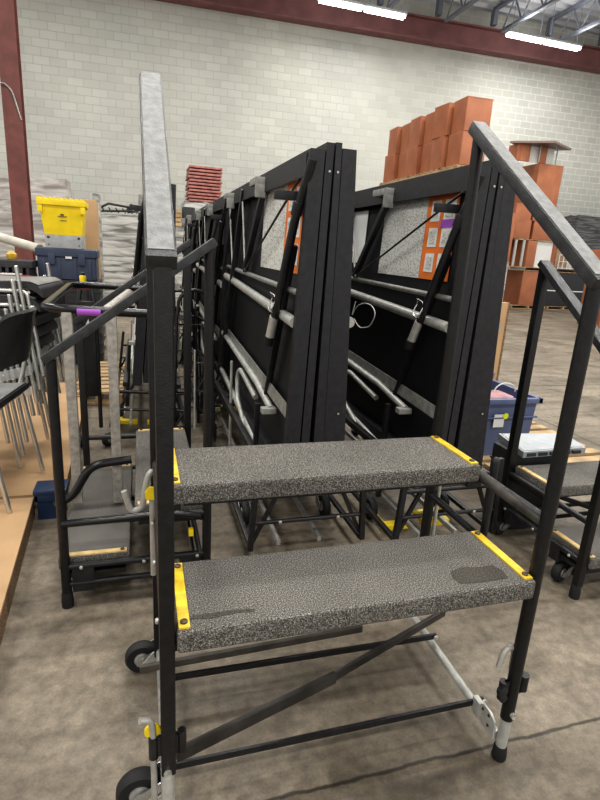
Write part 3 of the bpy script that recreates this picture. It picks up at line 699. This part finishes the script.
# silver rack box on black case
t = thing('rack_unit', 'flat silver rack-mount unit lying on a black case at right', 'electronics', (0, 0, 0))
P = [(1.63, 1.822), (1.955, 1.818), (2.02, 2.03), (1.66, 2.08)]
P = [(1.520, 1.800+.02), (1.955, 1.822), (2.03, 2.02), (1.60, 2.06)]
MB().prism([(1.60, 1.79), (1.95, 1.80), (2.0, 1.99), (1.645, 2.03)], 'z', .382, .410).build('chassis', SERVER, t, False)
MB().prism([(1.61, 1.80), (1.94, 1.81), (1.985, 1.98), (1.655, 2.018)], 'z', .410, .4125).build('top_cover', SERVER, t, False)
f = MB()
for k in range(5): f.box(1.62+k*.062, 1.665+k*.062, 1.786, 1.795, .388, .403)
f.build('drive_bay', DARKBOX, t, False)
t = thing('equipment_case', 'black equipment case on the pallet edge under the silver rack unit', 'case', (0, 0, 0))
MB().box(1.60, 1.88, 1.83, 2.0, .0, .381, .012).build('body', DARKBOX, t)
MB().box(1.596, 1.884, 1.826, 2.004, .30, .31, .003).build('seam_band', BLACK, t)

# tan board leaning behind the right-hand deck
t = thing('tan_panel', 'tall narrow tan cardboard panel standing behind the right-hand folded deck', 'panel', (0, 0, 0))
p0, p1 = at(492, 305, Y=3.6), at(510, 303, Y=3.6)
MB().box(p0.x-.15, p1.x, 3.6, 3.66, 0, p1.z, .004).build('board', CARD, t)
MB().box(p1.x-.012, p1.x+.004, 3.596, 3.664, 0, p1.z+.004, .002).build('edge_trim', CARDE, t)

# ------------------------------------------------------------------ stacked chrome chairs
def make_chair(label, group=None):
    t = thing('stacking_chair', label, 'chair', (0, 0, 0), 0, group)
    # seat: curved pad, front towards +X
    prof = [(-.21, .455), (-.15, .447), (0, .445), (.12, .452), (.18, .450), (.215, .436), (.232, .410), (.236, .380), (.205, .406), (.17, .424), (.10, .424), (-.15, .420), (-.21, .430)]
    s = MB().prism(prof, 'y', -.20, .20).build('seat', DKGREY, t)
    s2_ = MB().prism([(-.20, .456), (-.15, .449), (0, .447), (.12, .454), (.18, .453), (.212, .441), (.21, .444), (.18, .457), (.12, .458), (0, .451), (-.15, .453), (-.20, .460)], 'y', -.19, .19).build('seat_top', SEATG, s)
    for sy in (-1, 1):
        MB().tube(fillet([(.215, sy*.215, 0), (.165, sy*.205, .41), (-.17, sy*.205, .41), (-.235, sy*.215, .0)], .03, 4), .0105, 10).build('leg_frame', CHROME, t)
        MB().tube([(.175, sy*.228, .14), (.135, sy*.228, .52)], .0095, 10).lathe([(.0095, 0), (.009, .006), (.004, .010)], (.135, sy*.228, .52), 'z', 10).build('front_upright', CHROME, t)
        MB().tube(fillet([(-.16, sy*.19, .41), (-.19, sy*.19, .50), (-.255, sy*.19, .80)], .04, 4), .0105, 10).lathe([(.0105, 0), (.010, .008), (.005, .012)], (-.255, sy*.19, .80), 'z', 10).build('back_upright', CHROME, t)
    for q in (-.17, .17): MB().tube([(q, -.2, .405), (q, .2, .405)], .008, 8).build('cross_rod', CHROME, t)
    b_ = MB(); N = 10; rows = []
    for (dx, z) in ((.0, .60), (-.012, .66), (-.022, .72), (-.034, .78), (-.046, .812), (-.034, .822), (-.022, .80), (-.008, .72), (.010, .61), (.008, .598)):
        rows.append([b_.bm.verts.new((-.250+dx+.05*(1-(k/N*2-1)**2)*-1+.03, -.20+.40*k/N, z-(.02*(abs(k/N*2-1)**6)))) for k in range(N+1)])
    for q in range(len(rows)):
        a, c = rows[q], rows[(q+1) % len(rows)]
        for k in range(N): b_.bm.faces.new((a[k], a[k+1], c[k+1], c[k]))
    b_.bm.faces.new([r_[0] for r_ in rows]); b_.bm.faces.new([r_[-1] for r_ in rows][::-1])
    b_.build('backrest', mat('glossy_black_vinyl', (.035, .035, .037), .22, 0, .2, 8), t)
    return t
ch = make_chair('lowest black-seated chrome chair of the stack at the left edge, legs on cardboard', 'stacked chrome chairs')
ch.location = (-.78, 2.98, .07); ch.rotation_euler = (0, 0, -.15)
pos = ['second chair up in the chrome stack at the left edge', 'third chair up in the chrome stack at the left edge', 'fourth chair up in the chrome stack at the left edge', 'fifth chair up in the chrome stack at the left edge', 'sixth chair up in the chrome stack at the left edge', 'seventh chair up in the chrome stack, just under the topmost', 'topmost grey-topped chair of the chrome stack at the left edge']
for k in range(7):
    copy_thing(ch, pos[k], (-.78+.018*(k+1), 2.98+.010*(k+1), .07+.066*(k+1)), -.15, 'stacked chrome chairs')
ch2 = copy_thing(ch, 'chrome chair with shiny black back standing nearest at the left edge, before the stack', (-.745, 2.47, .086), 3.0)
ch2['group'] = 'single chrome chair'; del ch2['group']

# shrink-wrap bands round the chair stack
t = tag(MB().tube([(0, 0, 0), (0, 0, .01)], .001, 4).build('tmp', WHITE), 'x', 'x'); bpy.data.objects.remove(t)
def clear_wrap():
    m = bpy.data.materials.new('clear_film'); m.use_nodes = True; nt = m.node_tree; b = nt.nodes['Principled BSDF']
    b.inputs['Base Color'].default_value = (.75, .76, .74, 1); b.inputs['Roughness'].default_value = .25; b.inputs['Alpha'].default_value = .38
    return m
FILM = clear_wrap()
m = MB()
for z0, z1, w in ((.72, .60, .055), (.60, .47, .05), (.50, .40, .045)):
    P_ = [(-1.08, 2.70, z0-.16), (-.515, 2.72, z0-.02), (-.485, 3.20, z0+.04), (-1.02, 3.26, z0-.05)]
    n = len(P_)
    for i in range(n):
        a, b = Vector(P_[i]), Vector(P_[(i+1) % n])
        v = [m.bm.verts.new(p) for p in (a-Vector((0, 0, w/2)), b-Vector((0, 0, w/2)), b+Vector((0, 0, w/2)), a+Vector((0, 0, w/2)))]
        m.bm.faces.new(v)
tag(m.build('stretch_film', FILM, None, False), 'clear stretch film bands wound round the stacked chrome chairs', 'film wrap')

# ------------------------------------------------------------------ yellow crate, grey plate, blue bin
Y5 = 5.5
base = thing('pallet_crate', 'dark plastic stacking crate under the navy lidded bin at left', 'crate', (-.655, Y5+.2, 0))
MB().box(-.27, .27, -.19, .19, 0, .40, .01).box(-.28, .28, -.2, .2, .40, .815, .01).build('body', DARKBOX, base)
for zz in (.1, .2, .3, .5, .6, .7): MB().box(-.285, .285, -.205, .205, zz, zz+.02, .003).build('rib', DARKBOX, base)
b = thing('lidded_bin', 'navy blue lidded bin with clasps below the yellow crate', 'bin', (-.655, Y5+.17, .816))
MB().box(-.255, .255, -.165, .165, 0, .215, .02, 3).build('body', BLUEB, b)
MB().box(-.268, .268, -.178, .178, .205, .285, .022, 3).build('lid', BLUEB, b)
for cx_ in (-.13, .13): MB().box(cx_-.03, cx_+.03, -.188, -.176, .14, .24, .005).build('clasp', BLUEB, b)
for cx_ in (-.2, -.07, .07, .2): MB().box(cx_-.012, cx_+.012, -.172, -.163, .0, .19, .003).build('rib', BLUEB, b)
MB().box(-.01, .045, -.181, -.178, .165+.03, .185+.03).build('label_plate', WHITE, b, False)
g = thing('grey_plate_box', 'thin grey metal plate box between yellow crate and navy bin', 'equipment', (-.672, Y5+.13, 1.102))
MB().box(-.16, .16, -.12, .12, 0, .118, .008).build('body', GREYP, g)
for sx in (-.13, .13): MB().lathe([(.006, 0), (.006, -.004)], (sx, -.12, .03), 'y', 10).lathe([(.012, 0), (.012, -.004)], (sx, -.12, .095), 'y', 10).build('screw', DARKBOLT, g)
yc = thing('yellow_crate', 'bright yellow tapered crate with flap lid on top at far left', 'crate', (-.672, Y5+.15, 1.221))
def frustum(m, a, b2, c, d, z0, z1):
    V = [m.bm.verts.new(p) for p in ((-a, -b2, z0), (a, -b2, z0), (a, b2, z0), (-a, b2, z0), (-c, -d, z1), (c, -d, z1), (c, d, z1), (-c, d, z1))]
    for f in ((3, 2, 1, 0), (4, 5, 6, 7), (0, 1, 5, 4), (1, 2, 6, 5), (2, 3, 7, 6), (3, 0, 4, 7)): m.bm.faces.new([V[i] for i in f])
m = MB(); frustum(m, .160, .13, .190, .165, 0, .272); m.build('body', YPLAS, yc, False)
m = MB().box(-.205, .205, -.18, .18, .255, .305, .008)
for k in range(9): m.box(-.203+k*.0455, -.180+k*.0455, -.175, .175, .300, .322, .004)
m.build('flap_lid', YPLAS, yc)
for sx in (-1, 1): MB().box(sx*.18-.02, sx*.18+.02, -.19, -.15, .19, .25, .006).build('handle_grip', YPLAS, yc)
m = MB()
for k in range(8): m.box(-.035+k*.0095, -.028+k*.0095, -.1585, -.156, .158, .166)
for k in range(6): m.box(-.02+k*.0095, -.013+k*.0095, -.1545, -.152, .125, .132)
m.prism([(-.012, .172), (.012, .172), (.018, .178), (0, .186), (-.018, .178)], 'y', -.161, -.158)
m.build('printed_mark', DARKBOLT, yc, False)
tag(MB().box(-.56, -.43, 6.3, 6.62, 0, 1.60, .02).build('tall_carton', CARD), 'tall tan carton standing behind the yellow crate', 'carton')
tag(MB().box(-.52, -.44, 6.95, 7.3, 0, 1.72, .04).build('wrapped_board', WRAPG), 'grey wrapped upright board behind the tall carton', 'board')
# items left of the bin
tag(MB().tube([(-1.35, 6.2, 1.165), (-.92, 5.75, 1.08)], .045, 16).build('cardboard_tube', KHAKI), 'thick tan cardboard tube lying left of the navy bin', 'tube')
t = thing('slotted_crate', 'dark slotted crate left of the navy bin with a red case at its foot', 'crate', (-1.12, 5.45, 0))
MB().box(-.19, .19, -.15, .15, 0, .86, .01).box(-.2, .2, -.16, .16, .92, .98, .008).build('body', DARKBOX, t)
for k in range(7): MB().box(-.18+k*.055, -.155+k*.055, -.155, .155, .86, .93).build('slat', DARKBOX, t)
tag(MB().box(-1.31, -.93, 5.20, 5.285, .80, .86, .01).build('red_case', REDBOX), 'red tool case with papers beside the slotted crate', 'case')
tag(MB().box(-1.28, -.94, 5.14, 5.284, 0, .798, .01).build('grey_cabinet', DKGREY), 'low dark cabinet carrying the red tool case', 'cabinet')
tag(MB().box(-1.16, -1.0, 5.205, 5.275, .861, .872).build('paper_pad', WHITE), 'white paper pad lying on the red tool case', 'paper')
for k, (xx, lab) in enumerate(((-1.24, 'left'), (-1.10, 'middle'))):
    tag(MB().lathe([(.03, 0), (.045, .02), (.045, .05), (.02, .075)], (xx, 5.42, .981), 'z', 14).build('yellow_fitting', mat('mustard', (.55, .36, .05), .5, 0, .3, 30)), 'mustard yellow fitting, the %s one lying on the slotted crate' % ('further' if k else 'nearer'), 'fitting')
p = at(83, 282, Y=4.4)
t = thing('yellow_canister', 'small yellow canister with dark cap on a dark stool by the chairs', 'canister', (p.x, 4.4, p.z-.03))
MB().lathe([(.022, 0), (.024, .004), (.024, .07), (.018, .08)], (0, 0, 0), 'z', 16).build('body', YPLAS, t)
MB().lathe([(.016, .08), (.016, .10), (.01, .104)], (0, 0, 0), 'z', 16).build('cap', DARKBOX, t)
st = thing('side_stool', 'dark low stand with reddish top under the yellow canister', 'stand', (p.x-.06, 4.44, 0))
MB().box(-.11, .11, -.08, .08, p.z-.055, p.z-.032, .004).build('top', mat('oxblood', (.12, .03, .03), .5), st)
for sx in (-.095, .095):
    for sy in (-.065, .065): MB().box(sx-.01, sx+.01, sy-.01, sy+.01, 0, p.z-.055).build('leg', BLACK, st, False)

# ------------------------------------------------------------------ wrapped pallet loads far behind
def load(name, label, x0, x1, y0, y1, z0, z1, m, cat='wrapped load', rough=.03, nz=7):
    b = bmesh.new(); bmesh.ops.create_cube(b, size=1)
    bmesh.ops.scale(b, vec=(x1-x0, y1-y0, z1-z0), verts=b.verts)
    bmesh.ops.subdivide_edges(b, edges=list(b.edges), cuts=nz, use_grid_fill=True)
    for v in b.verts:
        k = math.sin(v.co.z*31+x0*3)*.5+math.sin(v.co.x*17+v.co.z*9)*.4+random.uniform(-.4, .4)
        v.co.x *= 1+rough*k*.5; v.co.y *= 1+rough*k; 
        if v.co.z > 0: v.co.z += rough*random.uniform(-.5, .5)
    mm = MB(); mm._merge(b, Matrix.Translation(((x0+x1)/2, (y0+y1)/2, (z0+z1)/2)))
    return tag(mm.build(name, m), label, cat)
pallet('far pallet under the grey wrapped load behind the navy bin', -.74, .06, 10.0, 10.9, 0, 6)
load('wrapped_load', 'grey stretch-wrapped load on a pallet left of the left handrail', -.72, .04, 10.0, 10.9, .10, 1.64, WRAPG)
pallet('far pallet under the wrapped load right of the left handrail', .12, .95, 10.0, 10.9, 0, 6)
load('wrapped_load', 'grey stretch-wrapped load on a pallet right of the left handrail', .14, .93, 10.0, 10.9, .10, 1.50, WRAPG)
load('wrapped_load', 'pale stretch-wrapped load behind the red steel column', -2.9, -1.25, 11.2, 12.2, 0, 2.22, WRAPL)
# folded chair frames on the grey load
def frame_bundle(label, x0, x1, y, z, n):
    t = thing('folding_frame', label, 'frame', (x0, y, z))
    m = MB().tube([(0, 0, .05), ((x1-x0)*.3, 0, .14), (x1-x0, 0, .10)], .02, 8).tube([(0, .2, .02), (x1-x0, .2, .06)], .02, 8).build('rail', BLACK, t)
    for k in range(n):
        xx = (k+.5)*(x1-x0)/n; MB().tube([(xx, 0, .08), (xx+.05, .0, -.0)], .012, 6).build('leg', BLACK, t)
    return t
frame_bundle('black folded frame lying on the grey wrapped load left of the handrail', -.66, -.1, 10.1, 1.66, 5)
frame_bundle('black folded frame on the grey wrapped load beside the left handrail', -.2, .04, 10.3, 1.68, 3)
# wooden crate
t = thing('wooden_crate', 'small slatted wooden crate on the wrapped load beside the left handrail', 'crate', (.60, 10.3, 1.50))
for k in range(4): MB().box(-.13, .13, -.12, -.10, .02+k*.075, .075+k*.075).build('slat', WOOD, t, False)
MB().box(-.13, -.10, -.10, .12, 0, .31).box(.10, .13, -.10, .12, 0, .31).box(-.13, .13, .10, .12, 0, .31).build('frame', WOOD, t, False)
tag(MB().box(.76, .98, 10.25, 10.5, 1.505, 1.86, .03).build('black_speaker_box', DARKBOX), 'dark boxy case on the wrapped load below the red slabs', 'case')
# dusty red slabs
xr0, xr1 = at(189, 185, Y=13).x, at(222, 185, Y=13).x
zb0, zt0 = at(205, 202, Y=13).z, at(205, 165, Y=13).z
tag(load('wrapped_load', 'tall grey wrapped base load beneath the dusty red slabs by the wall', xr0-.1, xr1+.1, 13.0, 14.0, 0, zb0-.01, WRAPG))
ns = 11
for k in range(ns):
    z0 = zb0+k*(zt0-zb0)/ns; dx = random.uniform(-.02, .02)
    o = MB().box(xr0+dx, xr1+dx, 13.02, 13.9, z0, z0+(zt0-zb0)/ns*.66, .012).build('red_slab', REDPACK)
    tag(o, 'dusty red flat slab in the wrapped pile against the block wall', 'slab', 'dusty red slabs piled by the wall')

# ------------------------------------------------------------------ rust-brown cabinets
def make_cabinet(label, w, d, h, group=None):
    t = thing('brown_cabinet', label, 'cabinet', (0, 0, 0), 0, group)
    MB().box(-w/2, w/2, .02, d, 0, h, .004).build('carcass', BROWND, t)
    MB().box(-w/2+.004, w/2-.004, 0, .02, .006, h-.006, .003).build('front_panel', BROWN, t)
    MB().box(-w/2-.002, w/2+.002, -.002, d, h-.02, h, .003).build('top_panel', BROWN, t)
    return t
# row of two-high cabinets seen above the right-hand deck; columns recede along Y
Yn = 8.0
xa = at(450, 150, Y=Yn).x; pn = at(468, 95, Y=Yn); pr_ = at(493, 98, Y=Yn)
zbm = at(456, 164, Y=Yn).z; ztop = pn.z; hc = (ztop-zbm)/2-.004
xl = pn.x; wcab = pr_.x-pn.x
# depth direction: each column moves back until the far end meets x=388
ncol = 6; x0c = xl+wcab/2
ref = at(388, 133, X=xl); Yfar = ref.y
dcab = (Yfar-Yn)/ncol
cab = None
names_c = ['nearest', 'second', 'third', 'fourth', 'fifth', 'farthest']
for lvl in range(2):
    for i in range(ncol):
        if lvl == 1 and i > 5: continue
        lab = 'rust-brown cabinet, %s in the %s row of the pile above the right-hand deck' % (names_c[i], 'upper' if lvl else 'lower')
        dz = 0
        loc = (x0c+(.0, -.05, .03, -.03, .04, -.02)[i]+lvl*.01, Yn+i*dcab, zbm+lvl*(hc+.004))
        if cab is None:
            cab = make_cabinet(lab, wcab, dcab*.86, hc, 'rust-brown cabinets piled in the row'); cab.location = loc
        else: copy_thing(cab, lab, loc, random.uniform(-.07, .07), 'rust-brown cabinets piled in the row')
# what carries them: pallet boards and dark steel racking
pallet('long wooden pallet under the row of rust-brown cabinets', x0c-wcab*.62, x0c+wcab*.62, Yn-.05, Yfar+.1, zbm-.105, 16)
t = thing('storage_rack', 'dark steel rack standing under the pallet of rust-brown cabinets', 'rack', (x0c, Yn, 0))
for sx in (-wcab*.5, wcab*.5):
    for sy in (0, (Yfar-Yn)/2, Yfar-Yn):
        MB().box(sx-.04, sx+.04, sy-.04, sy+.04, 0, zbm-.17).build('upright', JOIST, t, False)
for zz in (.9, zbm-.19):
    MB().box(-wcab*.55, wcab*.55, -.05, Yfar-Yn+.05, zz, zz+.08).build('shelf', JOIST, t, False)

# right-hand cabinet tower further back
YR = 12.8
def bx(px0, px1, py0, py1, Y=YR):
    a = at(px0, (py0+py1)/2, Y=Y); b_ = at(px1, (py0+py1)/2, Y=Y); c = at((px0+px1)/2, py1, Y=Y); d_ = at((px0+px1)/2, py0, Y=Y)
    return a.x, b_.x, c.z, d_.z
def cabinet_at(px0, px1, py0, py1, label, depth=.7, z0=None, z1=None, Y=YR):
    a, b_, z0_, z1_ = bx(px0, px1, py0, py1, Y)
    z0 = z0_ if z0 is None else z0; z1 = z1_ if z1 is None else z1
    t = make_cabinet(label, b_-a, depth, z1-z0); t.location = ((a+b_)/2, Y, z0); return t
x0, x1, _, zt = bx(521, 546, 271, 303)
pallet('floor pallet beneath the lowest cabinet at right', x0-.25, x1+.1, YR-.02, YR+1.0, 0, 6)
cabinet_at(521, 546, 271, 303, 'lowest orange-brown cabinet standing on the floor pallet at right', 1.0, .102, zt)
z1_ = zt+.10
pallet('pallet on top of the lowest cabinet at right', x0-.55, x1+1.45, YR-.03, YR+1.0, zt+.001, 6)
t = thing('dark_crate', 'dark grey wrapped block beside the lowest cabinet at right', 'crate', (0, 0, 0))
a = at(547, 285, Y=YR).x; b_ = at(584, 285, Y=YR).x
MB().box(a+.02, b_, YR, YR+.95, .102, zt-.002, .02).build('body', DARKBOX, t); MB().box(a+.01, b_+.01, YR-.01, YR+.96, zt*.5, zt*.5+.03).build('strap', WHITE, t)
pallet('floor pallet under the dark grey wrapped block at right', a+.13, b_, YR-.02, YR+1.0, 0, 6)
zm = at(540, 240, Y=YR).z
# open frame layer
t = thing('open_cabinet', 'open cabinet with grey posts and white back on the upper pallet at right', 'cabinet', (0, 0, 0))
zA = zt+.102
X = lambda p: at(p, 252, Y=YR).x
MB().box(X(527), X(536), YR, YR+.7, zA, zm-.01, .003).build('side_panel', BROWN, t)
MB().box(X(514), X(516), YR, YR+.04, zA, zm-.01).box(X(522), X(524), YR, YR+.04, zA, zm-.01).build('post', STEEL, t, False)
MB().box(X(514), X(527), YR+.6, YR+.62, zA, zm-.01).build('dark_back', BROWND, t, False)
MB().box(X(536), X(553), YR+.05, YR+.10, zA, zm-.01).build('white_panel', WHITE, t, False)
MB().box(X(553), X(556), YR, YR+.7, zA, zm-.01).build('side_panel', BROWND, t, False)
MB().box(X(513), X(556), YR, YR+.7, zm-.03, zm-.001).build('top_board', WOOD, t, False)
t = thing('wooden_bin', 'small wooden bin with white wire basket on the upper pallet at right', 'bin', (0, 0, 0))
MB().box(X(558), X(571), YR+.05, YR+.6, zA, zA+.62, .004).build('body', mat('pale_timber', (.36, .25, .16), .7, 0, .2, 12), t)
wb = MB()
for k in range(6):
    xx = X(560)+k*(X(582)-X(560))/5; wb.tube([(xx, YR-.02, zA), (xx, YR-.02, zA+.38)], .012, 6)
for zz in (.02, .2, .38): wb.tube([(X(560), YR-.02, zA+zz), (X(582), YR-.02, zA+zz)], .012, 6)
wb.build('wire_basket', WHITE, t)
t = thing('white_canister', 'white jug beside the wire basket at right', 'jug', (X(576), YR+.25, zA))
MB().lathe([(.12, 0), (.13, .02), (.13, .28), (.06, .36), (.05, .42)], (0, 0, 0), 'z', 16).build('body', WHITE, t); MB().tube([(.12, 0, .28), (.17, 0, .24), (.17, 0, .12), (.13, 0, .08)], .015, 8).build('handle', WHITE, t)
cabinet_at(533, 556, 222, 240, 'short orange-brown cabinet above the open one at right', .8, zm+.001)
zc = at(545, 222, Y=YR).z
cabinet_at(514, 532, 203, 240, 'dark brown cabinet with hanging chain, left of the short one at right', .8, zm+.001)
a = at(537, 190, Y=YR+.1)
t2 = cabinet_at(535, 559, 164, 222, 'tall orange-brown cabinet near the top of the right tower', .95, zc+.004, None)
ztt = at(549, 164, Y=YR).z
zd = at(523, 203, Y=YR).z
# desk on top: thin slab on panels
t = thing('low_desk', 'dark-topped low table with brown panels crowning the right tower', 'table', (0, 0, 0))
X2 = lambda p: at(p, 152, Y=YR).x
zt2 = at(540, 146, Y=YR).z
zbase = ztt+.004
MB().prism([(X2(511), YR+.1), (X2(540), YR-.5), (X2(571), YR+.0), (X2(545), YR+.7)], 'z', zt2, zt2+.05).build('top', mat('dusty_top', (.20, .14, .12), .4), t, False)
MB().box(X2(522), X2(531), YR+.02, YR+.08, zbase, zt2-.001).build('side_panel', BROWN, t, False)
MB().box(X2(541), X2(548), YR+.02, YR+.08, zbase, zt2-.001).build('side_panel', BROWN, t, False)
for q in (539.5, 557): MB().box(X2(q), X2(q+.8), YR-.02, YR+.01, zbase, zt2-.001).build('post', STEEL, t, False)
MB().box(X2(518), X2(522), YR+.02, YR+.4, zbase, zt2-.001).build('dark_side', BROWND, t, False)
MB().box(X2(530), X2(557), YR+.10, YR+.12, zbase, zt2-.001).build('white_back', WHITE, t, False)
a_, b2_, z0_, z1_ = bx(563, 568, 166, 186, YR)
t = thing('grey_box', 'small dark grey box hanging on the tower side', 'box', (0, 0, 0)); MB().box(a_-.05, b2_, YR+.2, YR+.6, z0_, z1_, .01).build('body', GREYP, t); MB().box(a_, b2_-.05, YR+.19, YR+.2, z0_+.05, z1_-.05).build('dark_front', DARKBOX, t, False)
# black wrapped stack and others on the right
x0 = at(571, 240, Y=13.5).x
load('wrapped_load', 'tall black stretch-wrapped stack at the right edge behind the handrail', x0+.05, x0+2.6, 13.45, 14.0, 0, at(585, 216, Y=13.5).z, WRAPK)
x0 = at(590, 300, Y=9).x
cabinet_at(606, 625, 250, 330, 'rust-brown cabinet at the right edge beyond the near post', .6, 0, None, 9.0)
# cabinets left side of the tower standing on floor between
cabinet_at(500, 513, 212, 262, 'orange-brown cabinet seen in the gap right of the folded deck', .7, None, None, YR-.6)
x0, x1, z0_, z1_ = bx(500, 513, 212, 262, YR-.6)
load('wrapped_load', 'pale wrapped load under the cabinet seen in the gap by the deck', x0, x1, YR-.6, YR+.1, 0, z0_-.004, WRAPL)

# ------------------------------------------------------------------ lights
def area(x, y, z, sx, sy, e, col=(1, .975, .93)):
    l = bpy.data.lights.new('ceiling_lamp_and_fill', 'AREA'); l.shape = 'RECTANGLE'; l.size = sx; l.size_y = sy; l.energy = e; l.color = col
    o = bpy.data.objects.new('ceiling_lamp_and_fill', l); C.objects.link(o); o.location = (x, y, z); return o
for yy in (-3, 1.5, 6, 10.5):
    for xx in (-5, 0, 5, 10): area(xx+.4, yy, 6.9, 2.4, .5, 150)
for xx in (4.9, 9.9): area(xx, 12.95, 6.45, 2.2, .3, 45)
for xx in (-1, 4.9, 9.9):
    u_ = area(xx, 12.6, 6.72, 2.4, .2, 22); u_.rotation_euler = (PI, 0, 0)  # upward fill lights, added only to brighten the ceiling deck
w = bpy.data.worlds.new('world'); bpy.context.scene.world = w; w.use_nodes = True
w.node_tree.nodes['Background'].inputs[0].default_value = (1, .985, .95, 1); w.node_tree.nodes['Background'].inputs[1].default_value = .85
bpy.context.scene.view_settings.view_transform = 'Standard'
bpy.context.scene.view_settings.exposure = .12
bpy.context.scene.view_settings.look = 'Medium High Contrast'
